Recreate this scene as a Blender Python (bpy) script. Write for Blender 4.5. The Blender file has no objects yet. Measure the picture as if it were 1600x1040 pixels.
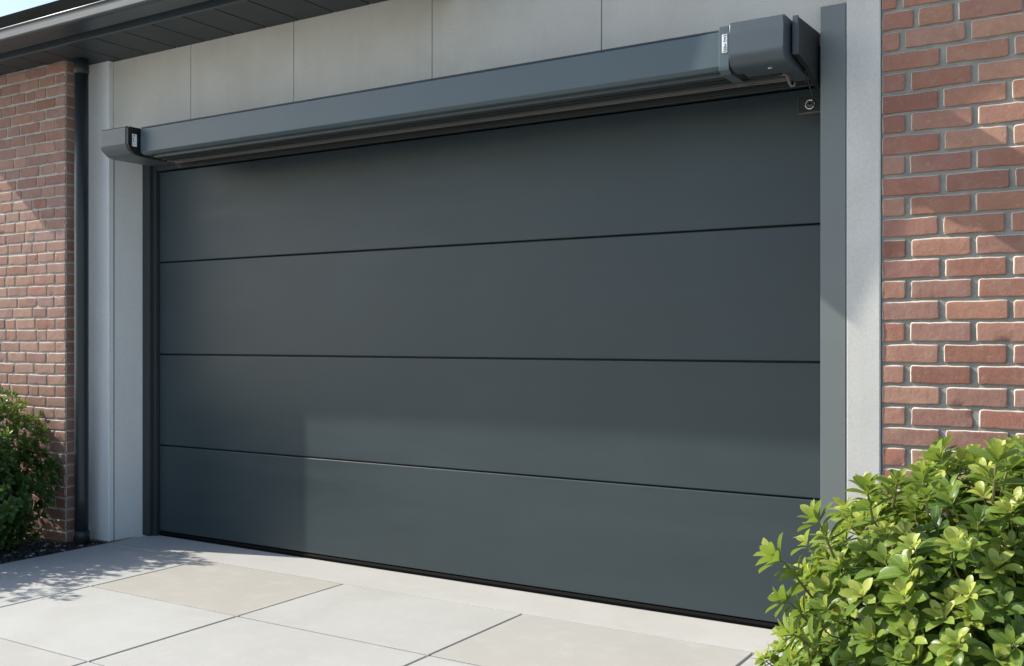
import bpy, bmesh, math, random
from mathutils import Vector, Matrix, noise
R = math.radians
random.seed(7)
sc = bpy.context.scene
C = sc.collection

# ---------------------------------------------------------------- scene helpers
def link(o, parent=None):
    C.objects.link(o)
    if parent: o.parent = parent
    return o
def world_loc(o):
    v = Vector((0, 0, 0))
    while o: v += o.location; o = o.parent
    return v
def tag(o, label=None, cat=None, group=None, kind=None):
    if label: o['label'] = label
    if cat: o['category'] = cat
    if group: o['group'] = group
    if kind: o['kind'] = kind
    return o
def empty(name, loc):
    o = bpy.data.objects.new(name, None); o.location = loc; o.empty_display_size = .1
    return link(o)
def obj(name, bm, mat, parent=None, smooth=False, loc=None, auto=None):
    """verts are in world space; origin goes to loc (default the parent's)"""
    w = world_loc(parent) if parent else Vector((0, 0, 0))
    org = Vector(loc) if loc else w
    for v in bm.verts: v.co -= org
    bmesh.ops.recalc_face_normals(bm, faces=bm.faces) if auto != 'raw' else None
    me = bpy.data.meshes.new(name); bm.to_mesh(me); bm.free()
    if smooth: me.shade_smooth()
    for m in (mat if isinstance(mat, (list, tuple)) else [mat]): me.materials.append(m)
    o = bpy.data.objects.new(name, me); o.location = org - w
    return link(o, parent)
def box(bm, x0, x1, y0, y1, z0, z1, bev=0, seg=2):
    vs = [bm.verts.new((x, y, z)) for x in (x0, x1) for y in (y0, y1) for z in (z0, z1)]
    f = [(0,1,3,2),(4,6,7,5),(0,4,5,1),(2,3,7,6),(0,2,6,4),(1,5,7,3)]
    fs = [bm.faces.new([vs[i] for i in q]) for q in f]
    if bev:
        es = list({e for g in fs for e in g.edges})
        bmesh.ops.bevel(bm, geom=es, offset=bev, segments=seg, affect='EDGES', profile=.5)
def prism(bm, prof, x0, x1, bev=0):
    """profile [(y,z)] extruded along x"""
    a = [bm.verts.new((x0, y, z)) for y, z in prof]; b = [bm.verts.new((x1, y, z)) for y, z in prof]
    n = len(prof); fs = [bm.faces.new(a), bm.faces.new(b[::-1])]
    for i in range(n):
        j = (i + 1) % n; fs.append(bm.faces.new((a[i], b[i], b[j], a[j])))
    if bev:
        es = list({e for g in fs for e in g.edges})
        bmesh.ops.bevel(bm, geom=es, offset=bev, segments=2, affect='EDGES', profile=.5)
def sweep(bm, pts, r, n=12, cap=True):
    """tube along points; r number or list"""
    pts = [Vector(p) for p in pts]; rings = []
    rr = r if isinstance(r, (list, tuple)) else [r] * len(pts)
    up = None
    for i, p in enumerate(pts):
        d = (pts[min(i+1, len(pts)-1)] - pts[max(i-1, 0)]).normalized()
        if up is None:
            up = Vector((0, 0, 1)) if abs(d.z) < .9 else Vector((0, 1, 0))
        s = d.cross(up).normalized(); up = s.cross(d).normalized()
        rings.append([bm.verts.new(p + (s*math.cos(a) + up*math.sin(a)) * rr[i]) for a in [2*math.pi*k/n for k in range(n)]])
    for a, b in zip(rings, rings[1:]):
        for k in range(n): bm.faces.new((a[k], a[(k+1) % n], b[(k+1) % n], b[k]))
    if cap: bm.faces.new(rings[0]); bm.faces.new(rings[-1][::-1])
def torus(bm, c, ax, R0, r0, n=28, m=8):
    c = Vector(c); ax = Vector(ax).normalized(); s = ax.orthogonal().normalized(); t = ax.cross(s)
    rings = []
    for i in range(n):
        a = 2*math.pi*i/n; d = s*math.cos(a) + t*math.sin(a)
        rings.append([bm.verts.new(c + d*(R0 + r0*math.cos(b)) + ax*r0*math.sin(b)) for b in [2*math.pi*k/m for k in range(m)]])
    for i in range(n):
        a, b = rings[i], rings[(i+1) % n]
        for k in range(m): bm.faces.new((a[k], a[(k+1) % m], b[(k+1) % m], b[k]))

# ---------------------------------------------------------------- materials
class NT:
    def __init__(s, name):
        s.m = bpy.data.materials.new(name); s.m.use_nodes = True; s.t = s.m.node_tree
        s.t.nodes.clear(); s.out = s.t.nodes.new('ShaderNodeOutputMaterial')
        s.b = s.n('ShaderNodeBsdfPrincipled'); s.l(s.b.outputs[0], s.out.inputs[0])
        s.co = s.n('ShaderNodeTexCoord').outputs['Object']
    def n(s, k, **kw):
        o = s.t.nodes.new(k)
        for a, v in kw.items(): setattr(o, a, v)
        return o
    def l(s, a, b): s.t.links.new(a, b)
    def noise(s, scale, detail=4, rough=.55, vec=None, dist=0):
        o = s.n('ShaderNodeTexNoise'); o.inputs['Scale'].default_value = scale; o.inputs['Detail'].default_value = detail
        o.inputs['Roughness'].default_value = rough; o.inputs['Distortion'].default_value = dist
        s.l(vec or s.co, o.inputs['Vector']); return o.outputs['Fac']
    def stretch(s, v):
        o = s.n('ShaderNodeMapping'); o.inputs['Scale'].default_value = v; s.l(s.co, o.inputs[0]); return o.outputs[0]
    def ramp(s, fac, stops, interp='LINEAR'):
        o = s.n('ShaderNodeValToRGB'); o.color_ramp.interpolation = interp
        while len(o.color_ramp.elements) < len(stops): o.color_ramp.elements.new(.5)
        for e, (p, c) in zip(o.color_ramp.elements, stops):
            e.position = p; e.color = (*(c if isinstance(c, tuple) else (c, c, c)), 1)
        s.l(fac, o.inputs[0]); return o.outputs[0]
    def mix(s, fac, a, b, mode='MIX'):
        o = s.n('ShaderNodeMix', data_type='RGBA', blend_type=mode)
        for k, v in ((0, fac), (6, a), (7, b)):
            if hasattr(v, 'links'): s.l(v, o.inputs[k])
            else: o.inputs[k].default_value = v if k == 0 else (*v, 1)
        return o.outputs[2]
    def math(s, op, a, b=0):
        o = s.n('ShaderNodeMath', operation=op)
        for k, v in ((0, a), (1, b)):
            if hasattr(v, 'links'): s.l(v, o.inputs[k])
            else: o.inputs[k].default_value = v
        return o.outputs[0]
    def bump(s, h, dist, strength=1, prev=None):
        o = s.n('ShaderNodeBump'); o.inputs['Distance'].default_value = dist; o.inputs['Strength'].default_value = strength
        s.l(h, o.inputs['Height'])
        if prev: s.l(prev, o.inputs['Normal'])
        return o.outputs[0]
    def set(s, col=None, rough=None, nor=None, **kw):
        for nm, v in (('Base Color', col), ('Roughness', rough), ('Normal', nor)):
            if v is None: continue
            if hasattr(v, 'links'): s.l(v, s.b.inputs[nm])
            else: s.b.inputs[nm].default_value = (*v, 1) if isinstance(v, tuple) else v
        for k, v in kw.items(): s.b.inputs[k.replace('_', ' ')].default_value = v
        return s.m

def metal_paint(name, col, rough=.38, var=.12, spec=.5, peel=.00025):
    t = NT(name)
    big = t.noise(1.3, 3); smear = t.noise(3, 6, .65, t.stretch((.35, .35, 2.2)), .6)
    f = t.ramp(t.math('MULTIPLY', t.math('ADD', big, smear), .5), [(.3, 0.), (.7, 1.)])
    c = t.mix(f, tuple(x*(1-var) for x in col), tuple(x*(1+var) for x in col))
    dust = t.ramp(t.noise(260, 2), [(.68, 0.), (.8, .35)])
    c = t.mix(dust, c, tuple(min(1, x*1.7+.02) for x in col))
    r = t.ramp(smear, [(.25, rough-.06), (.75, rough+.08)])
    nb = t.bump(t.noise(700, 2), peel, .5)
    nb = t.bump(t.noise(1.6, 2), .004, .35, nb)
    return t.set(c, r, nb, Specular_IOR_Level=spec)
def concrete(name, a, b, pits=.55, scale=1.0):
    t = NT(name)
    big = t.noise(2.2*scale, 5, .6, dist=.4); streak = t.noise(3.5, 5, .6, t.stretch((3, 3, .35)))
    fine = t.noise(160, 3, .7)
    c = t.mix(t.ramp(big, [(.3, 0.), (.72, 1.)]), a, b)
    c = t.mix(t.ramp(streak, [(.45, 0.), (.75, .13)]), c, tuple(x*.72 for x in a))
    c = t.mix(t.ramp(fine, [(.35, .22), (.6, 0.)]), c, tuple(x*.5 for x in a))
    v = t.n('ShaderNodeTexVoronoi'); v.inputs['Scale'].default_value = 95; t.l(t.co, v.inputs['Vector'])
    msk = t.ramp(t.noise(4, 3), [(.45, 0.), (.6, pits)])
    pit = t.ramp(v.outputs['Distance'], [(.08, 1.), (.22, 0.)])
    pf = t.math('MULTIPLY', pit, msk)
    c = t.mix(pf, c, tuple(x*.35 for x in a))
    n1 = t.bump(t.noise(220, 4, .7), .0006, .8)
    n1 = t.bump(pf, -.0012, 1, n1)
    return t.set(c, .85, n1, Specular_IOR_Level=.3)

M = {}
M['door'] = metal_paint('door_coating', (.029, .045, .051), .42, .16, .5)
M['frame'] = metal_paint('frame_coating', (.15, .168, .166), .40, .07, .5)
M['jamb'] = metal_paint('jamb_coating', (.03, .038, .042), .4, .08)
M['beam'] = metal_paint('housing_coating', (.068, .098, .114), .36, .07, .5)
M['cap'] = metal_paint('end_cap_plastic', (.056, .074, .087), .34, .05, .5)
M['black'] = metal_paint('black_plastic', (.012, .013, .014), .45, .1, .4)
M['rail'] = metal_paint('dull_steel', (.13, .12, .11), .35, .1, .6)
M['pipe'] = metal_paint('pipe_coating', (.024, .032, .036), .38, .06, .4)
M['gutter'] = metal_paint('gutter_coating', (.034, .046, .054), .34, .06, .5)
M['soffit'] = metal_paint('soffit_coating', (.032, .039, .043), .5, .08, .4)
M['roof'] = metal_paint('roof_membrane', (.006, .007, .008), .9, .1, .03)
M['pier'] = concrete('smooth_concrete', (.55, .545, .515), (.65, .64, .61), .5)
M['pier_l'] = concrete('lightened_concrete', (.76, .785, .79), (.83, .85, .85), .3)  # lighter copy of the pier concrete, making up for missing light
M['lintel'] = concrete('concrete_panel', (.53, .515, .465), (.62, .61, .56), .5)
t = NT('chrome'); M['chrome'] = t.set((.6, .6, .62), .2, Metallic=1.0)
t = NT('lens'); M['lens'] = t.set((.01, .01, .012), .06)
t = NT('sticker'); M['sticker'] = t.set(t.mix(t.noise(300, 2), (.72, .77, .82), (.8, .84, .88)), .5)
t = NT('print'); M['ink'] = t.set((.03, .035, .04), .6)
t = NT('rubber'); M['rubber'] = t.set(t.mix(t.noise(60, 3), (.003, .003, .003), (.008, .008, .008)), .8, Specular_IOR_Level=.12)

# bricks: tone differs from brick to brick
def brick_mat(name, stops):
    t = NT(name); g = t.n('ShaderNodeNewGeometry'); rnd = g.outputs['Random Per Island']
    c = t.ramp(rnd, stops)
    blot = t.noise(22, 5, .65)
    c = t.mix(t.ramp(blot, [(.35, .0), (.7, .45)]), c, (.24, .135, .10))
    c = t.mix(t.ramp(t.noise(9, 4, .6), [(.5, 0.), (.72, .35)]), c, (.40, .29, .23))
    speck = t.ramp(t.noise(420, 2, .6), [(.32, .55), (.42, 0.)])
    c = t.mix(speck, c, (.10, .05, .04))
    eff = t.ramp(t.noise(55, 5, .75), [(.56, 0.), (.72, .38)])
    c = t.mix(eff, c, (.46, .39, .35))
    ed = t.n('ShaderNodeAttribute', attribute_name='lit_rim').outputs['Fac']  # pale top and left edges: sunlit mortar lip painted into the colour
    c = t.mix(t.ramp(t.math('ADD', ed, t.math('MULTIPLY', t.math('SUBTRACT', t.math('ADD', t.math('MULTIPLY', t.noise(60, 4, .75), .6), t.math('MULTIPLY', t.noise(11, 3), .4)), .5), 2.2)), [(.5, 0.), (.72, .95)]), c, (.60, .565, .50))
    nb = t.bump(t.noise(35, 5, .6), .0032, .9)
    nb = t.bump(t.noise(260, 4, .7), .0014, 1, nb)
    return t.set(c, .88, nb, Specular_IOR_Level=.25)
M['brick_r'] = brick_mat('brick_right', [(0, (.24, .105, .08)), (.2, (.42, .215, .145)), (.38, (.31, .15, .125)), (.55, (.46, .26, .18)), (.72, (.38, .225, .185)), (.86, (.28, .14, .11)), (1, (.40, .18, .125))])
M['brick_l'] = brick_mat('brick_left', [(0, (.27, .135, .098)), (.2, (.35, .195, .145)), (.4, (.27, .155, .135)), (.6, (.39, .24, .18)), (.8, (.30, .195, .175)), (1, (.34, .175, .13))])
for mk, ma, mb, mc in (('mortar_r', (.25, .25, .225), (.35, .34, .305), (.15, .15, .135)), ('mortar_l', (.40, .37, .33), (.54, .50, .45), (.26, .24, .22))):
    t = NT(mk)
    c = t.mix(t.ramp(t.noise(14, 5), [(.3, 0.), (.7, 1.)]), ma, mb)
    c = t.mix(t.ramp(t.noise(300, 3), [(.3, .5), (.5, 0.)]), c, mc)
    M[mk] = t.set(c, .95, t.bump(t.noise(180, 5, .7), .002, .9), Specular_IOR_Level=.2)
# pavers
for pk, tones in (('paver', ((.50, .51, .50), (.48, .485, .47), (.455, .45, .425), (.445, .425, .385))), ('threshold', ((.515, .515, .495),)*4)):
    t = NT(pk); g = t.n('ShaderNodeNewGeometry')
    c = t.ramp(t.n('ShaderNodeAttribute', attribute_name='tone').outputs['Fac'], [(0, tones[0]), (.35, tones[1]), (.65, tones[2]), (1, tones[3])])
    big = t.noise(1.6, 5, .6, dist=.5)
    c = t.mix(t.ramp(big, [(.3, .42), (.68, 0.)]), c, (.37, .355, .32))
    c = t.mix(t.ramp(t.noise(7, 6, .7), [(.5, 0.), (.72, .35)]), c, (.56, .555, .535))
    c = t.mix(t.ramp(t.noise(240, 3, .7), [(.3, .30), (.48, 0.)]), c, (.30, .29, .265))
    v = t.n('ShaderNodeTexVoronoi'); v.inputs['Scale'].default_value = 60; t.l(t.co, v.inputs['Vector'])
    pf = t.math('MULTIPLY', t.ramp(v.outputs['Distance'], [(.08, 1.), (.2, 0.)]), t.ramp(t.noise(3, 3), [(.5, 0.), (.62, .6)]))
    c = t.mix(pf, c, (.25, .24, .22))
    M[pk] = t.set(c, .82, t.bump(pf, -.0015, 1, t.bump(t.noise(140, 4, .7), .0008, .7)), Specular_IOR_Level=.3)
t = NT('joint_sand'); M['joint'] = t.set(t.mix(t.noise(90, 3), (.018, .017, .016), (.045, .042, .04)), .95)
t = NT('pale_yard'); M['lawn'] = t.set(t.mix(t.noise(3, 6, .7), (.42, .415, .39), (.50, .495, .47)), .95, t.bump(t.noise(60, 4), .02))
t = NT('soil'); M['soil'] = t.set(t.mix(t.noise(40, 5), (.012, .011, .010), (.035, .03, .027)), .95, t.bump(t.noise(90, 4), .01))
t = NT('pebble'); g = t.n('ShaderNodeNewGeometry')
M['pebble'] = t.set(t.ramp(g.outputs['Random Per Island'], [(0, (.010, .011, .012)), (.6, (.03, .032, .034)), (.88, (.06, .06, .06)), (.93, (.28, .27, .26)), (1, (.4, .38, .36))]), .55)
t = NT('bark'); M['bark'] = t.set(t.mix(t.noise(60, 4, vec=t.stretch((1, 1, .2))), (.09, .06, .04), (.19, .14, .09)), .9)
t = NT('shoot'); M['shoot'] = t.set((.17, .16, .06), .6)

def leaf_mat(name, old, mid, new, trans=.35, rough=.36):
    t = NT(name)
    age = t.n('ShaderNodeAttribute', attribute_name='age').outputs['Fac']
    rib = t.n('ShaderNodeAttribute', attribute_name='rib').outputs['Fac']
    rnd = t.n('ShaderNodeNewGeometry').outputs['Random Per Island']
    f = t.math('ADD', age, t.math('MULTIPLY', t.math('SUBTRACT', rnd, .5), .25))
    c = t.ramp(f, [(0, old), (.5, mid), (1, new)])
    c = t.mix(t.ramp(t.noise(45, 3), [(.4, 0.), (.75, .3)]), c, tuple(x*.6 for x in mid))
    c = t.mix(t.ramp(rib, [(.86, 0.), (1, .45)]), c, (.34, .40, .12))
    t.set(c, rough, t.bump(t.noise(120, 2), .0012, .5), Specular_IOR_Level=.45)
    tr = t.n('ShaderNodeBsdfTranslucent'); cc = t.mix(.5, c, (.38, .50, .05)); t.l(cc, tr.inputs[0])
    mx = t.n('ShaderNodeMixShader'); mx.inputs[0].default_value = trans
    t.l(t.b.outputs[0], mx.inputs[1]); t.l(tr.outputs[0], mx.inputs[2]); t.l(mx.outputs[0], t.out.inputs[0])
    return t.m
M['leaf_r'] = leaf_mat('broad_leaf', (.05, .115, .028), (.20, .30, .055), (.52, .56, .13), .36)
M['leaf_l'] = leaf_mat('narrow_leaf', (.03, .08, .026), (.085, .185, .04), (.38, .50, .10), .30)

# ---------------------------------------------------------------- geometry of the place (metres; door plane y=0)
CAMY = -4.47
XL, XR = -5.647, -1.12         # jambs of the recess
FY = -.31                      # front of the concrete piers
LY = -.275                     # front of the lintel panels
SZ = 3.08                      # soffit

def patch(bm, P, U, V, N, w, h, rec=.009, out=.005, jit=.0016, tilt=0):
    """one brick face, crisp slightly chipped arrises, with mortar on its top and left edge painted pale as if sunlit"""
    RIM = bm.verts.layers.float.get('lit_rim') or bm.verts.layers.float.new('lit_rim')
    P, U, V, N = map(Vector, (P, U, V, N)); sd = random.random()*100
    def axis(L, o0, o1, n):      # (position, depth, rim)
        a = [(-o0, rec+.004, 1), (-o0*.75, rec*.62, 1), (-.0004, .0012, .9), (.0012, .0002, .25), (.005, 0, 0)]
        b = [(L-.005, 0, 0), (L-.0012, .0004, .0), (L-.0002, .0018, .0), (L+o1*.75, rec*.7, .6), (L+o1, rec+.004, 1)]
        return a + [(.005 + (L-.01)*k/n, 0, 0) for k in range(1, n)] + b
    us = axis(w, out*random.uniform(.5, 1.3), .0004, max(4, int(w/.02))); vs = axis(h, .0004, out*random.uniform(.7, 1.1), 4)
    vs = [(p, d, (rm if p > h*.5 else 0)) for p, d, rm in vs]
    vs = [(p, d, (.9 if p > h-.0004 else (.25 if (p > h-.002) else rm))) for p, d, rm in vs]
    g = []
    for i, (u, du, ru) in enumerate(us):
        row = []
        for j, (v, dv, rv) in enumerate(vs):
            d = max(du, dv); p = P + U*u + V*v
            e = noise.noise_vector(p*38 + Vector((sd, 0, 0)))*jit; e2 = noise.noise(p*9 + Vector((0, sd, 0)))*jit*1.6
            chip = 0
            if 0 < d < rec*.5 or (i in (4, len(us)-5)) or (j in (4, len(vs)-5)):
                chip = max(0, noise.noise(p*24 + Vector((0, 0, sd)))-.38)*.018
            # round the plan corner a little
            cx = min(u, w-u); cz = min(v, h-v); rc = 0
            if cx < .004 and cz < .004: rc = .002
            q = p + U*(rc if u < w/2 else -rc) + V*(rc if v < h/2 else -rc)
            nv = bm.verts.new(q - N*(d + chip) + U*e.x*1.5 + V*(e.y*1.5 + e2*1.2) + N*(e.z*.6 + e2*.6 + tilt*(u/w-.5)))
            nv[RIM] = max(ru, rv) if (ru if du >= dv else rv) or max(ru, rv) < 1 else 0
            row.append(nv)
        g.append(row)
    for i in range(len(us)-1):
        for j in range(len(vs)-1):
            bm.faces.new((g[i][j], g[i+1][j], g[i+1][j+1], g[i][j+1]))

def mortar_sheet(bm, x0, x1, y, z0, z1, st=.008):
    nx, nz = int((x1-x0)/st), int((z1-z0)/st)
    g = [[bm.verts.new((x0+(x1-x0)*i/nx, y + noise.noise(Vector((x0+i*st, 0, z0+j*st))*55)*.0018
          + noise.noise(Vector((x0+i*st, 3, z0+j*st))*14)*.0012, z0+(z1-z0)*j/nz)) for j in range(nz+1)] for i in range(nx+1)]
    for i in range(nx):
        for j in range(nz): bm.faces.new((g[i][j], g[i+1][j], g[i+1][j+1], g[i][j+1]))

B = empty('garage_building', (-3.4, -.1, 0))
tag(B, 'brick and pale concrete garage with a wide dark sectional door and metal eaves', 'garage')

# right brick wall
bw = bmesh.new(); Y0 = -.304; x0 = -.878; XE = 1.7
box(bw, -.885, XE, Y0+.012, .1, 0, 3.9)
wall_r = obj('brick_wall', bw, M['mortar_r'], B); wall_r['label'] = 'sunlit red brick wall with raked joints behind the leafy shrub'
bm = bmesh.new(); mortar_sheet(bm, -.884, .6, Y0+.0088, 0, 3.0); obj('mortar', bm, M['mortar_r'], wall_r, True)
bm = bmesh.new(); H = .0812; zt = 1.277; row = int(zt/H) + 1
z = zt - row*H; k = -row
while z < 3.75:
    bh = .0655 + random.uniform(-.0015, .0015); x = x0
    first = .205 if (k % 2 == 0) else .081
    lens = [first]; jitter = .004
    while x + lens[-1] < XE:
        L = lens[-1]
        if k > 14 and random.random() < .25: L *= random.uniform(.55, .8)
        L2 = L + random.uniform(-jitter, jitter)
        if x + L2 > XE: break
        dz = random.uniform(-.0012, .0012)
        patch(bm, (x, Y0 + random.uniform(-.0016, .0012), z - bh + dz), (1, 0, 0), (0, 0, 1), (0, -1, 0), L2, bh, tilt=random.uniform(-.0015, .0015))
        x += L2 + .0245 + random.uniform(-.003, .003)
        lens.append(.212)
    z += H; k += 1
obj('brick', bm, M['brick_r'], wall_r, True)['kind'] = 'stuff'

# left brick wall, its corner turned towards the recess
bw = bmesh.new(); YL = -.47; XC = -5.866
box(bw, -9.0, XC-.008, YL+.010, .1, 0, SZ+.02)
wall_l = obj('brick_wall', bw, M['mortar_l'], B); wall_l['label'] = 'narrow red brick wall with light joints left of the downspout'
bm = bmesh.new(); mortar_sheet(bm, -7.1, XC-.006, YL+.0065, 0, SZ); obj('mortar', bm, M['mortar_l'], wall_l, True)
bm = bmesh.new(); H = .0716; z = .004; k = 0
while z < SZ - .01:
    bh = min(.0585 + random.uniform(-.002, .002), SZ - .004 - z); x = XC; j = 0
    hd = .10 if k % 2 else .19
    while x > -7.1:
        r = random.random()
        L = hd if j == 0 else (.205 if r < .62 else (.14 if r < .82 else .098))
        if j == 1 and k % 4 == 1: L = .16
        L += random.uniform(-.008, .008)
        patch(bm, (x-L, YL + random.uniform(-.002, .0015), z + random.uniform(-.0018, .0018)), (1, 0, 0), (0, 0, 1), (0, -1, 0), L, bh,
              rec=.0065, out=.003, jit=.0018, tilt=random.uniform(-.002, .002))
        x -= L + .0135 + random.uniform(-.002, .003); j += 1
    patch(bm, (XC - .0012, YL+.0025, z), (0, 1, 0), (0, 0, 1), (1, 0, 0), .165, bh, rec=.003, out=.0015, jit=.0012)
    z += H; k += 1
obj('brick', bm, M['brick_l'], wall_l, True)['kind'] = 'stuff'

# concrete piers
bm = bmesh.new(); box(bm, XC+.002, XL, FY, .12, 0, SZ+.01, .004)
p = obj('concrete_pier', bm, M['pier_l'], B); p['label'] = 'pale concrete pier beside the downspout, in shade'
bm = bmesh.new(); box(bm, XL-.002, XL+.0025, LY+.002, LY+.006, 0.001, 2.5); obj('groove', bm, M['joint'], p)
for z0, z1, hw in ((1.11, 1.19, .022), (1.02, 1.105, .016), (.76, .835, .022), (.645, .755, .022)):
    bm = bmesh.new(); box(bm, XL-.002, XL+.0035, LY+.009, LY+.009+hw, z0, z1, .001); obj('cover_plate', bm, M['pier_l'], p)
bm = bmesh.new()
box(bm, -1.018, -.886, FY, .12, 0, 3.95, .005)
p2 = obj('concrete_pier', bm, M['pier'], B); p2['label'] = 'pale pitted concrete pier beside the steel side frame'

# lintel panels
edges = [XL+.002, -4.915, -4.064, -3.10, -2.131, -1.0185]
bm = bmesh.new(); box(bm, XL+.0005, -1.0183, LY+.008, .12, 2.5, 3.9)
lin = obj('lintel_wall', bm, M['joint'], B)
for a, b in zip(edges, edges[1:]):
    bm = bmesh.new(); zt = SZ+.01 if b < -3.0 else 3.9
    box(bm, a+.0022, b-.0022, LY, LY+.0078, 2.496, zt, .0015); obj('concrete_panel', bm, M['lintel'], lin)

# side frame right (steel), dark jamb left, header
bm = bmesh.new(); box(bm, XR, -1.0195, FY-.001, -.282, 0, 2.645, .002); box(bm, XR+.02, -1.0198, -.2815, .02, 0, 2.49)
obj('side_frame', bm, M['frame'], B)['label'] = 'grey steel side frame right of the door'
bm = bmesh.new()
box(bm, XL+.001, -5.575, -.052, .06, .001, 2.494, .002); box(bm, -5.5745, -5.545, -.026, .06, .001, 2.494, .002)
obj('door_jamb', bm, M['jamb'], B)
bm = bmesh.new(); box(bm, -5.544, -1.101, -.020, .06, 2.404, 2.494, .003); box(bm, -5.544, -1.101, -.030, -.0205, 2.43, 2.445, .002)
obj('header', bm, M['jamb'], B)
bm = bmesh.new(); box(bm, XL+.001, XR+.02, LY+.009, .1, 2.4945, 2.4955); obj('recess_ceiling', bm, M['jamb'], B)
# added unseen back volume so that no light comes through
bm = bmesh.new(); box(bm, -5.6, -1.12, .13, .2, 0, 3.9); obj('light_block', bm, M['lintel'], B)

# the sectional door
bm = bmesh.new(); box(bm, -5.545, -1.10, .036, .06, .02, 2.403)
door = obj('garage_door', bm, M['black'], B); door['label'] = 'wide dark grey door of four flush horizontal panels'
for i in range(4):
    a, b = .6*i + (.034 if i == 0 else .0036), .6*(i+1) - .0036
    bm = bmesh.new(); box(bm, -5.541, -1.105, 0, .034, a, b, .005, 3)
    obj('door_panel', bm, M['door'], door, False)
bm = bmesh.new(); prism(bm, [(.004, .0), (.004, .012), (-.004, .016), (.002, .0285), (.034, .0285), (.034, .0)], -5.541, -1.105, .0015)
obj('bottom_seal', bm, M['rubber'], door)

# eaves: soffit of planks, fascia, roof edge
EX0, EX1, FYA = -7.5, -2.99, -.69
bm = bmesh.new(); box(bm, EX0+.01, EX1, FYA+.022, .1, SZ+.012, SZ+.022)
sof = obj('soffit', bm, M['black'], B)
bm = bmesh.new(); x = -5.292 - .2555*8
while x < EX1:
    a, b = max(x, EX0+.01), min(x+.2555, EX1)
    box(bm, a+.0048, b-.0048, FYA+.022, LY+.01, SZ, SZ+.011, .0025, 2); x += .2555
obj('soffit_board', bm, M['soffit'], sof)
bm = bmesh.new(); box(bm, EX0, EX1, FYA, FYA+.02, SZ-.002, SZ+.15, .003); obj('fascia', bm, M['gutter'], B)
bm = bmesh.new()
box(bm, EX0, EX1, FYA+.001, FYA+.05, SZ+.152, 3.36, .006); box(bm, EX0, EX1, FYA+.06, .1, SZ+.03, SZ+.20)
obj('roof', bm, M['roof'], B)
# added unseen slab above the frame, shaped so its edge shades the right wall
bm = bmesh.new()
front = [(-3.01, 2.865), (-2.87, 3.16), (-2.73, 3.64), (-2.30, 3.86), (-1.2, 4.6)]
back = [(-2.89, 3.11), (-2.87, 3.16), (-2.73, 3.64), (-2.30, 3.86), (-1.2, 4.6)]
for k in range(4):
    vs = []
    for q in (k, k+1):
        for y, pr in ((-.93, front), (.1, back)):
            for up in (0, .12): vs.append(bm.verts.new((pr[q][0] - up*.5, y, pr[q][1] + up)))
    for q in ((0,1,3,2),(4,6,7,5),(0,4,5,1),(2,3,7,6),(0,2,6,4),(1,5,7,3)): bm.faces.new([vs[i] for i in q])
obj('shade_caster', bm, M['roof'], B)

# rain gutter
G = empty('rain_gutter', (-5, -.8, 3.09)); tag(G, 'long dark grey metal rain gutter along the eaves above the brick wall', 'gutter')
bm = bmesh.new()
gy0, gz0, gz1 = -.925, 3.085, 3.152
prof = [(FYA-.003, gz0+.05), (FYA-.05, gz0+.012), (gy0+.035, gz0), (gy0+.006, gz0+.002), (gy0, gz0+.010), (gy0+.002, gz1-.012), (gy0-.004, gz1-.006),
        (gy0-.004, gz1), (gy0+.010, gz1+.002), (gy0+.012, gz1-.006), (gy0+.009, gz0+.018), (gy0+.04, gz0+.010), (FYA-.05, gz0+.022), (FYA-.010, gz0+.06), (FYA-.010, gz1), (FYA-.003, gz1)]
prism(bm, prof, EX0, EX1); obj('trough', bm, M['gutter'], G)
bm = bmesh.new(); sweep(bm, [(EX0, gy0-.002, gz1-.001), (EX1, gy0-.002, gz1-.001)], .0055, 10)
obj('rolled_rim', bm, M['gutter'], G, True)
# downspout
DX, DY = -5.762, -.425
D = empty('downspout', (DX, DY, 0)); tag(D, 'round dark grey downspout between the brick corner and the concrete pier', 'downspout')
bm = bmesh.new(); sweep(bm, [(DX, DY, .05), (DX, DY, .3), (DX, DY, 2.0), (DX, DY, 3.075)], .0425, 32); obj('pipe', bm, M['pipe'], D, True)
bm = bmesh.new(); sweep(bm, [(DX, DY, 2.985), (DX, DY, 2.99), (DX, DY, 3.078)], [.0425, .046, .046], 32); obj('collar', bm, M['pipe'], D, True)
bm = bmesh.new(); sweep(bm, [(DX, DY, .0), (DX, DY, .075), (DX, DY, .08)], [.049, .049, .044], 32); obj('collar', bm, M['pipe'], D, True)


# ---------------------------------------------------------------- the housing over the door
BX0, BX1 = -5.03, -1.40
Hh = empty('shutter_housing', (-3.2, LY, 2.38)); tag(Hh, 'long dark grey metal housing mounted above the door with bulky end caps', 'housing')
bm = bmesh.new(); yb = -.548
prism(bm, [(LY-.001, 2.372), (-.33, 2.372), (-.335, 2.384), (-.47, 2.384), (yb+.02, 2.384), (yb, 2.397), (yb, 2.533), (yb+.008, 2.54), (LY-.001, 2.54)], BX0, BX1-.001, .002)
obj('beam', bm, M['beam'], Hh)
bm = bmesh.new(); prism(bm, [(yb+.006, 2.5405), (yb+.006, 2.546), (LY-.001, 2.546), (LY-.001, 2.5405)], BX0, BX1-.001); obj('top_flashing', bm, M['jamb'], Hh)
# underside channels and running rails
for (ya, yb2, za, zb, mm) in ((-.50, -.455, 2.366, 2.3835, 'jamb'), (-.445, -.425, 2.360, 2.3835, 'black'), (-.405, -.395, 2.354, 2.3835, 'jamb'),
                              (-.375, -.372, 2.356, 2.3835, 'rail'), (-.345, -.342, 2.355, 2.3835, 'rail'), (-.30, -.277, 2.345, 2.3715, 'black')):
    bm = bmesh.new(); box(bm, BX0+.06, -1.24, ya, yb2, za, zb, .0015); obj('rail', bm, M[mm], Hh)
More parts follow.
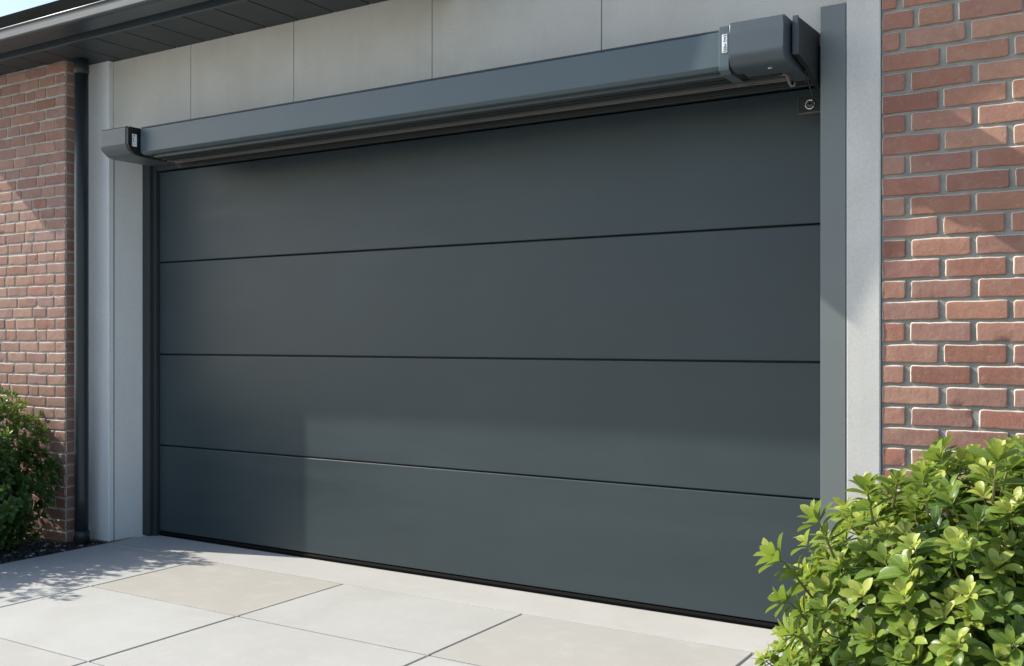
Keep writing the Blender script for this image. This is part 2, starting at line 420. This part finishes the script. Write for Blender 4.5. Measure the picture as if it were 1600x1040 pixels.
# left end cap (chamfered) with its black cheek
def cap_profile(yf, yb_, zt, zb): 
    return [(yb_, zb), (yf+.085, zb), (yf+.045, zb+.008), (yf+.012, zb+.034), (yf, zb+.062), (yf, zt-.014), (yf+.004, zt-.005), (yf+.014, zt), (yb_, zt)]
bm = bmesh.new(); prism(bm, cap_profile(-.625, LY-.001, 2.545, 2.378), -5.292, -5.066, .004)
capL = obj('end_cap', bm, M['cap'], Hh, False); capL['label'] = 'chamfered left end cap with a black cheek'
bm = bmesh.new(); prism(bm, cap_profile(-.621, LY-.002, 2.541, 2.376), -5.0655, -5.045, .002); obj('cheek', bm, M['black'], capL)
bm = bmesh.new(); box(bm, -5.0455, -5.0435, -.594, -.562, 2.428, 2.500, .0003); st = obj('sticker', bm, M['sticker'], capL)
bm = bmesh.new(); box(bm, -5.062, -5.031, LY-.19, LY-.001, 2.372, 2.5415, .002); obj('inner_plate', bm, M['black'], capL)
# left pivot pin
bm = bmesh.new(); sweep(bm, [(-5.315, -.58, 2.45), (-5.285, -.58, 2.45)], .011, 16); sweep(bm, [(-5.301, -.60, 2.435), (-5.285, -.60, 2.435)], .02, 16); obj('pivot_pin', bm, M['cap'], capL, False)

# right end cap, rounded front
def round_prof(yf, yb_, zt, zb, r):
    pr = [(yb_, zb), (yf+r*1.3, zb)]
    for i in range(1, 9):
        a = math.pi/2*i/9; pr.append((yf + r*1.3*(1-math.sin(a)), zb + r*(1-math.cos(a))))
    pr += [(yf-.0, zb+r), (yf+.004, zt-.05), (yf+.010, zt-.012), (yf+.016, zt-.003), (yf+.026, zt), (yb_, zt)]
    return pr
bm = bmesh.new(); prism(bm, round_prof(-.672, -.548, 2.533, 2.352, .055), -1.378, -1.163, .004)
box(bm, -1.376, -1.165, -.55, LY-.001, 2.364, 2.53)
capR = obj('end_cap', bm, M['cap'], Hh, False); capR['label'] = 'rounded boxy right end cap'
bm = bmesh.new(); prism(bm, [(-.34, 2.358), (-.55, 2.358), (-.575, 2.372), (-.578, 2.385), (-.578, 2.545), (-.57, 2.55), (-.34, 2.55)], -1.452, -1.409, .002)
col = obj('collar', bm, M['beam'], Hh)
bm = bmesh.new(); box(bm, -1.4088, -1.3785, -.545, LY-.001, 2.36, 2.535); obj('gap_strip', bm, M['black'], Hh)
# sticker folded round the collar
bm = bmesh.new(); box(bm, -1.4375, -1.4155, -.5805, -.5782, 2.440, 2.514, .0004)
st = obj('sticker', bm, M['sticker'], col)
def text_on(parent, s, size, loc, rot, mat):
    cu = bpy.data.curves.new('print', 'FONT'); cu.body = s; cu.size = size; cu.extrude = .0003; cu.align_x = 'CENTER'; cu.align_y = 'CENTER'
    o = bpy.data.objects.new('tmp', cu); C.objects.link(o); bpy.context.view_layer.update()
    me = bpy.data.meshes.new_from_object(o); bpy.data.objects.remove(o)
    me.transform(Matrix.Translation(Vector(loc) - world_loc(parent)) @ rot)
    me.materials.append(mat); q = bpy.data.objects.new('print', me); link(q, parent); return q
rotv = Matrix.Rotation(R(90), 4, 'X') @ Matrix.Rotation(R(-90), 4, 'Z')
text_on(col, 'EAG MEE', .0165, (-1.4255, -.5811, 2.480), rotv, M['ink'])
bm = bmesh.new(); box(bm, -1.435, -1.418, -.5812, -.5806, 2.4435, 2.4455); obj('print_line', bm, M['ink'], col)
rotl = Matrix.Rotation(R(90), 4, 'Z') @ Matrix.Rotation(R(90), 4, 'X')
bm = bmesh.new()
for (za, zb, ya, yb3) in ((2.486, 2.494, -.585, -.577), (2.468, 2.477, -.590, -.584), (2.455, 2.464, -.588, -.582), (2.440, 2.4415, -.590, -.568)):
    box(bm, -5.0434, -5.0431, ya, yb3, za, zb)
obj('print', bm, M['ink'], capL)
# end bracket (deep black side) at the right
bm = bmesh.new(); box(bm, -1.152, -1.131, -.588, -.575, 2.392, 2.540, .001); obj('bracket_flange', bm, M['cap'], Hh)
bm = bmesh.new(); prism(bm, [(-.5745, 2.392), (-.5745, 2.536), (LY-.001, 2.548), (LY-.001, 2.325), (-.36, 2.345), (-.42, 2.372)], -1.151, -1.131, .0015); obj('end_bracket', bm, M['black'], Hh)
bm = bmesh.new(); box(bm, -1.1625, -1.1522, -.56, LY-.001, 2.40, 2.52); obj('gap_strip', bm, M['black'], Hh)
# screw on the cap's belly, latch hook and a loose wire
bm = bmesh.new(); sweep(bm, [(-1.24, -.585, 2.353), (-1.24, -.585, 2.348)], .010, 16); obj('screw', bm, M['chrome'], capR, True)
bm = bmesh.new()
sweep(bm, [(-1.262, -.42, 2.346), (-1.235, -.42, 2.345), (-1.222, -.42, 2.338), (-1.217, -.42, 2.322), (-1.213, -.42, 2.305), (-1.206, -.42, 2.294),
           (-1.196, -.42, 2.293), (-1.191, -.42, 2.300), (-1.194, -.42, 2.307)], [.004, .006, .008, .007, .006, .0045, .004, .0035, .003], 10)
for v in bm.verts: v.co.z += .018
obj('hook', bm, M['rail'], Hh, True)
bm = bmesh.new()
sweep(bm, [(-1.215, -.41, 2.325), (-1.19, -.38, 2.312), (-1.165, -.36, 2.318), (-1.155, -.40, 2.345), (-1.15, -.42, 2.37)], .0018, 8)
sweep(bm, [(-1.16, -.40, 2.36), (-1.15, -.38, 2.33), (-1.14, -.36, 2.28), (-1.138, -.34, 2.24)], .0022, 8)
obj('wire', bm, M['black'], Hh, True)
bm = bmesh.new(); sweep(bm, [(-5.0, -.32, 2.37), (-4.97, -.33, 2.350), (-4.945, -.35, 2.344), (-4.93, -.33, 2.325)], .002, 8); obj('wire', bm, M['rail'], Hh, True)

# ---------------------------------------------------------------- door sensor
S = empty('door_sensor', (-1.2, -.17, 2.25)); tag(S, 'small black sensor box with a chrome ringed lens under the housing', 'sensor')
sy = -.17
bm = bmesh.new(); box(bm, -1.249, -1.11, sy, sy+.06, 2.254, 2.318, .002); obj('case', bm, M['black'], S)
bm = bmesh.new(); box(bm, -1.2515, -1.2493, sy-.004, sy+.03, 2.250, 2.318, .001); box(bm, -1.2515, -1.11, sy-.004, sy+.03, 2.2505, 2.2535, .0005)
obj('bracket', bm, M['rail'], S)
bm = bmesh.new(); torus(bm, (-1.2, sy-.004, 2.286), (0, 1, 0), .0185, .0035); obj('ring', bm, M['chrome'], S, True)
bm = bmesh.new(); torus(bm, (-1.2, sy-.003, 2.286), (0, 1, 0), .0105, .002); obj('ring', bm, M['rail'], S, True)
bm = bmesh.new(); bmesh.ops.create_uvsphere(bm, u_segments=24, v_segments=12, radius=.0165, matrix=Matrix.Translation((-1.2, sy, 2.286)) @ Matrix.Diagonal((1, .35, 1, 1))); obj('lens', bm, M['lens'], S, True)

# ---------------------------------------------------------------- ground
bm = bmesh.new(); bmesh.ops.create_grid(bm, x_segments=4, y_segments=4, size=400, matrix=Matrix.Translation((0, 0, -.06))); tag(obj('ground', bm, M['lawn']), kind='structure')
BEDL, BEDR = -5.62, -.92
def yy(Y): return Y + CAMY
bm = bmesh.new(); box(bm, BEDL+.002, BEDR-.002, -6.6, .1, -.055, -.034); tag(obj('joint_bed', bm, M['joint']), kind='structure')
xs = [BEDL, -4.712, -3.618, -2.503, -1.379, BEDR]
ys = [yy(4.11), yy(3.365), yy(2.573), yy(1.79), yy(1.0), yy(.2), yy(-.6), yy(-1.4), yy(-2.1)]
bm = bmesh.new()
for i in range(len(xs)-1):
    for j in range(len(ys)-1):
        a, b = xs[i] + (.0065 if i else 0), xs[i+1] - .0065
        dz = random.uniform(-.0008, .0008)
        TN = bm.verts.layers.float.get('tone') or bm.verts.layers.float.new('tone'); n0 = len(bm.verts)
        box(bm, a, b, ys[j+1]+.0055, ys[j]-(.0055 if j else .004), -.045, dz, .0015, 1)
        bm.verts.ensure_lookup_table(); tv = {(1, 0): .95, (3, 0): .72, (2, 0): .35, (1, 1): .1, (2, 1): .3, (0, 1): .15}.get((i, j), random.random()*.6)
        for q in range(n0, len(bm.verts)): bm.verts[q][TN] = tv
tag(obj('pavement', bm, M['paver']), kind='structure')
bm = bmesh.new()
box(bm, -5.62, -.92, yy(4.11)+.004, .09, -.045, 0, .002)
tag(obj('threshold', bm, M['threshold']), kind='structure')
for nm, a, b, y1 in (('planting_bed', -7.2, BEDL-.001, YL+.02), ('planting_bed', BEDR+.001, .9, Y0+.02)):
    bm = bmesh.new(); box(bm, a, b, -3.2, y1, -.055, -.022); tag(obj(nm, bm, M['soil']), kind='structure')
def pebbles(x0, x1, y0, y1, n, s0, s1, zb=-.022):
    bm = bmesh.new(); T = bmesh.new(); bmesh.ops.create_icosphere(T, subdivisions=1, radius=1)
    tv = [v.co.copy() for v in T.verts]; tf = [[v.index for v in f.verts] for f in T.faces]; T.free()
    for _ in range(n):
        s = random.uniform(s0, s1); c = Vector((random.uniform(x0, x1), random.uniform(y0, y1), zb + random.uniform(.2, 1.6)*s))
        m = Matrix.Rotation(random.uniform(0, 6.3), 3, 'Z') @ Matrix.Rotation(random.uniform(-.5, .5), 3, 'X') @ Matrix.Diagonal((s*random.uniform(.8, 1.4), s, s*random.uniform(.5, .8)))
        vs = [bm.verts.new(c + m @ (v*random.uniform(.82, 1.1))) for v in tv]
        for f in tf: bm.faces.new([vs[i] for i in f])
    return bm
tag(obj('gravel', pebbles(-6.9, BEDL-.008, -1.6, YL-.01, 9000, .006, .012), M['pebble'], smooth=False),
    'dark gravel mulch below the small shrub and downspout', 'gravel', kind='stuff')
bm2 = pebbles(BEDL-.28, BEDL-.008, YL, FY-.006, 500, .006, .011)
tag(obj('gravel', bm2, M['pebble']), 'strip of dark gravel at the foot of the concrete pier', 'gravel', kind='stuff')
tag(obj('gravel', pebbles(BEDR+.008, .6, -3.4, Y0-.01, 4000, .008, .014), M['pebble']), 'dark gravel under the large leafy shrub', 'gravel', kind='stuff')

# ---------------------------------------------------------------- shrubs
def leaf(bm, la, lr, base, axis, up, L, W, age, droop=.35, fold=.25, obov=1.25, ns=6):
    """obovate leaf with a folded midrib; axis = growth direction, up = upper-face normal"""
    side = axis.cross(up).normalized(); up = side.cross(axis).normalized()
    prev = None; p = Vector(base); d = axis.copy(); n = up.copy(); st = L/ns
    for i in range(ns+1):
        tt = i/ns
        w = W*.5*(math.sin(math.pi*min(1, tt**obov*1.0))**.62 if 0 < tt < 1 else 0) + (.0012 if tt == 0 else 0)
        if tt > .55: w = max(w, 0)
        m = p
        if 0 < i < ns or i == 0:
            a = bm.verts.new(m + side*w + n*w*fold*1.6); b = bm.verts.new(m); c = bm.verts.new(m - side*w + n*w*fold*1.6)
            for v, rv in ((a, 0), (b, 1), (c, 0)): v[la] = age; v[lr] = rv
            cur = (a, b, c)
        else:
            b = bm.verts.new(m); b[la] = age; b[lr] = .9; cur = (b,)
        if prev:
            if len(cur) == 3:
                bm.faces.new((prev[0], cur[0], cur[1], prev[1])); bm.faces.new((prev[1], cur[1], cur[2], prev[2]))
            else:
                bm.faces.new((prev[0], cur[0], prev[1])); bm.faces.new((prev[1], cur[0], prev[2]))
        prev = cur
        ang = -droop/ns*(.4 + 1.2*tt)
        q = Matrix.Rotation(ang, 3, side); d = (q @ d).normalized(); n = (q @ n).normalized()
        p = p + d*st

def rosette(bm, la, lr, pos, axis, L, n, age, W=.42, rnd=random, spread=(.35, 1.35), **kw):
    axis = Vector(axis).normalized(); s = axis.orthogonal().normalized(); a0 = rnd.uniform(0, 6.28)
    for i in range(n):
        f = i/max(1, n-1)                      # 0 inner/new .. 1 outer/old
        th = spread[0] + (spread[1]-spread[0])*f + rnd.uniform(-.14, .14); ph = a0 + i*2.39996 + rnd.uniform(-.2, .2)
        rad = Matrix.Rotation(ph, 3, axis) @ s
        d = (axis*math.cos(th) + rad*math.sin(th)).normalized(); up = (axis*math.sin(th) - rad*math.cos(th)).normalized()
        up = (up + Vector((rnd.uniform(-.3, .3), rnd.uniform(-.3, .3), rnd.uniform(-.3, .3)))).normalized()
        ll = L*(.62 + .42*f)*rnd.uniform(.82, 1.15)
        ag = max(0, min(1, age*(1.0 - .75*f) + rnd.uniform(-.06, .06)))
        leaf(bm, la, lr, Vector(pos) - axis*(.012 + .35*L*f*.8) + rad*.002, d, up, ll, ll*W*rnd.uniform(.85, 1.15), ag, **kw)

def new_leaf_bm():
    bm = bmesh.new(); return bm, bm.verts.layers.float.new('age'), bm.verts.layers.float.new('rib')

def dir_rand(rnd, zmin=-.35):
    while True:
        v = Vector((rnd.gauss(0, 1), rnd.gauss(0, 1), rnd.gauss(0, 1)))
        if v.length > .01:
            v.normalize()
            if v.z > zmin: return v

def broad_shrub(loc, rad, ctr_z, seed, n_out, n_mid, label, L=.058, shoots=()):
    rnd = random.Random(seed); root = empty('leafy_shrub', loc); tag(root, label, 'shrub')
    bm, la, lr = new_leaf_bm(); ctr = Vector((loc[0], loc[1], ctr_z)); st = bmesh.new(); tw = bmesh.new()
    def surf(d, k=1):
        lump = 1 + .16*noise.noise(d*2.3 + Vector((seed, 0, 0))) + .08*noise.noise(d*6 + Vector((0, seed, 0)))
        return ctr + Vector((d.x*rad[0], d.y*rad[1], d.z*rad[2]))*lump*k
    for i in range(n_out):
        d = dir_rand(rnd); k = rnd.uniform(.90, 1.03); p = surf(d, k)
        ax = (d*1.0 + Vector((0, 0, .75)) + Vector((rnd.uniform(-.35, .35), rnd.uniform(-.35, .35), rnd.uniform(-.2, .3)))).normalized()
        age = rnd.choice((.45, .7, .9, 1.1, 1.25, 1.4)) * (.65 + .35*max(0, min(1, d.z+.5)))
        rosette(bm, la, lr, p, ax, L*rnd.uniform(.75, 1.15), rnd.randint(7, 11), age, W=rnd.uniform(.38, .56), rnd=rnd, droop=rnd.uniform(.1, .9), fold=rnd.uniform(.08, .26), ns=7)
        q = p - ax*L*.9
        sweep(tw, [q - d*.06, q, p - ax*.01], [.0024, .0019, .0013], 5)
    for i in range(n_mid):
        d = dir_rand(rnd, -.6); k = rnd.uniform(.45, .90); p = surf(d, k)
        ax = (d + Vector((rnd.uniform(-.7, .7), rnd.uniform(-.7, .7), rnd.uniform(-.2, .9)))).normalized()
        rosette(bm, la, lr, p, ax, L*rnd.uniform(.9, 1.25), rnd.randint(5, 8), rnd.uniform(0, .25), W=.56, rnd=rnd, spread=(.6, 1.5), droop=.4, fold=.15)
    for (p, ax, ll, n, age, ln) in shoots:
        p = Vector(p); ax = Vector(ax).normalized()
        rosette(bm, la, lr, p, ax, ll, n, age, W=.48, rnd=rnd, spread=(.2, 1.25), droop=.25, fold=.3)
        sweep(tw, [p - ax*ln - Vector((0, 0, ln*.25)), p - ax*ln*.4, p], [.003, .0025, .0018], 6)
        rosette(bm, la, lr, p - ax*ln*.5, ax, ll*1.05, 7, age*.6, W=.5, rnd=rnd, spread=(.7, 1.4), droop=.3, fold=.2)
        leaf(bm, la, lr, p - ax*ln*.45, (ax.orthogonal()*.8 + ax*.5).normalized(), ax, ll*.7, ll*.3, age*.7)
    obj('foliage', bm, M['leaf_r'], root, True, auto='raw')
    obj('twig', tw, M['shoot'], root, True)['kind'] = 'stuff'
    for i in range(16):
        a = rnd.uniform(0, 6.28); e = surf(Vector((math.cos(a)*.7, math.sin(a)*.7, rnd.uniform(.1, .8))).normalized(), .8)
        b = Vector((loc[0] + math.cos(a)*.04, loc[1] + math.sin(a)*.04, -.02)); m = b.lerp(e, .5) + Vector((0, 0, .06))
        sweep(st, [b, b.lerp(m, .5) + Vector((0, 0, .02)), m, m.lerp(e, .6), e], [.014, .011, .008, .006, .003], 7)
    obj('stem', st, M['bark'], root, True)
    return root

def pix(px, py, Z):                         # point seen at a pixel of the photograph at depth Z (used to survey sizes)
    u = (px-800)/1587; a = R(32)
    return Vector((-math.sin(a)+u*math.cos(a), math.cos(a)+u*math.sin(a), 0))*Z + Vector((0, CAMY, 1.3 - (py-529)*Z/1587))
sh = [(pix(1560, 702, 2.1), (.1, 0, 1), .062, 10, 1.0, .09), (pix(1205, 862, 2.35), (-.7, -.2, .55), .068, 9, .9, .12),
      (pix(1270, 800, 2.3), (-.5, -.1, .8), .06, 10, .85, .09), (pix(1225, 985, 2.2), (-.8, -.3, .3), .06, 10, .9, .09),
      (pix(1352, 752, 2.25), (-.3, .1, 1), .055, 10, .8, .07), (pix(1440, 735, 2.1), (-.2, 0, 1), .055, 10, .9, .07),
      (pix(1215, 930, 2.3), (-.8, -.1, .4), .055, 9, .8, .09), (pix(1580, 720, 2.2), (.3, 0, 1), .06, 9, .7, .08), (pix(1405, 742, 2.3), (.2, 0, 1), .05, 10, .9, .06)]
broad_shrub((-.20, -1.83, -.02), (.58, .56, .525), .52, 3, 1000, 1000, 'large bright green broad leaved shrub in front of the right brick wall', shoots=sh)

def fine_shrub(loc, rad, ctr_z, seed, n_out, n_mid, label):
    rnd = random.Random(seed); root = empty('garden_shrub', loc); tag(root, label, 'shrub')
    bm, la, lr = new_leaf_bm(); ctr = Vector((loc[0], loc[1], ctr_z)); st = bmesh.new()
    def surf(d, k=1):
        lump = 1 + .50*noise.noise(d*2.2 + Vector((seed*3.1, 0, 0))) + .22*noise.noise(d*5 + Vector((0, seed, 0)))
        return ctr + Vector((d.x*rad[0], d.y*rad[1], d.z*rad[2]))*lump*k
    for i in range(n_out):
        d = dir_rand(rnd, -.9); p = surf(d, rnd.uniform(.82, 1.06)); p.z = max(p.z, .03)
        ax = (d + Vector((rnd.uniform(-.4, .4), rnd.uniform(-.4, .4), rnd.uniform(.1, .9)))).normalized()
        top = max(0, min(1, (p.z - .50)/.30))  # paler towards the top: new growth, with sunlit tips painted in
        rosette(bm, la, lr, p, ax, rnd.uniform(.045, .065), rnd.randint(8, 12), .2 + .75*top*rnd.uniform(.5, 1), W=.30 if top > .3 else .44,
                rnd=rnd, spread=(.15, 1.25), droop=.35, fold=.2, ns=4)
    for i in range(n_mid):
        d = dir_rand(rnd, -.9); p = surf(d, rnd.uniform(.3, .8))
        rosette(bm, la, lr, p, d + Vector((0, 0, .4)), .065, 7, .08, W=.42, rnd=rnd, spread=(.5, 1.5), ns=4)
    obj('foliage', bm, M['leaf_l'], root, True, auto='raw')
    for i in range(12):
        a = rnd.uniform(0, 6.28); e = surf(Vector((math.cos(a)*.7, math.sin(a)*.7, rnd.uniform(0, .9))).normalized(), .8)
        b = Vector((loc[0] + math.cos(a)*.03, loc[1] + math.sin(a)*.03, -.02)); m = b.lerp(e, .5) + Vector((0, 0, .05))
        sweep(st, [b, m, e], [.012, .008, .003], 7)
    obj('stem', st, M['bark'], root, True)
    return root
fine_shrub((-6.22, -.90, -.02), (.48, .42, .50), .47, 5, 1150, 600, 'dark green garden shrub with light tips in front of the left brick wall')
fine_shrub((-6.15, -1.55, -.02), (.38, .42, .44), .47, 9, 420, 260, 'dense green garden shrub beside the paving, nearer the street')

# ---------------------------------------------------------------- light
Sd = Vector((-3.27, -1, 2.45)).normalized()
el = math.asin(Sd.z); az = math.atan2(Sd.x, Sd.y)
w = bpy.data.worlds.new('World'); sc.world = w; w.use_nodes = True; nt = w.node_tree
sky = nt.nodes.new('ShaderNodeTexSky'); sky.sky_type = 'NISHITA'; sky.sun_disc = False
sky.sun_elevation = el; sky.sun_rotation = az % (2*math.pi); sky.air_density = 1.0; sky.dust_density = 1.5; sky.ozone_density = 1.0
bg = nt.nodes['Background']; bg.inputs[1].default_value = .15; nt.links.new(sky.outputs[0], bg.inputs[0])
sun = bpy.data.lights.new('sun', 'SUN'); sun.energy = 4.3; sun.angle = R(.6); sun.color = (1, .945, .835)
so = bpy.data.objects.new('sun', sun); so.rotation_euler = (-Sd).to_track_quat('-Z', 'Y').to_euler(); so.location = (-8, -6, 8); C.objects.link(so)

# ---------------------------------------------------------------- camera
cam = bpy.data.cameras.new('camera'); co = bpy.data.objects.new('camera', cam); C.objects.link(co); sc.camera = co
co.location = (0, CAMY, 1.3); co.rotation_euler = (R(90), 0, R(31.96))
cam.sensor_width = 36; cam.lens = 36*1587/1600; cam.shift_y = 9/1600; cam.clip_end = 1500; cam.clip_start = .05
vs = sc.view_settings; vs.view_transform = 'Standard'; vs.look = 'None'; vs.gamma = 1; vs.exposure = .55; vs.use_curve_mapping = False
sc.render.resolution_x, sc.render.resolution_y = 1024, 665
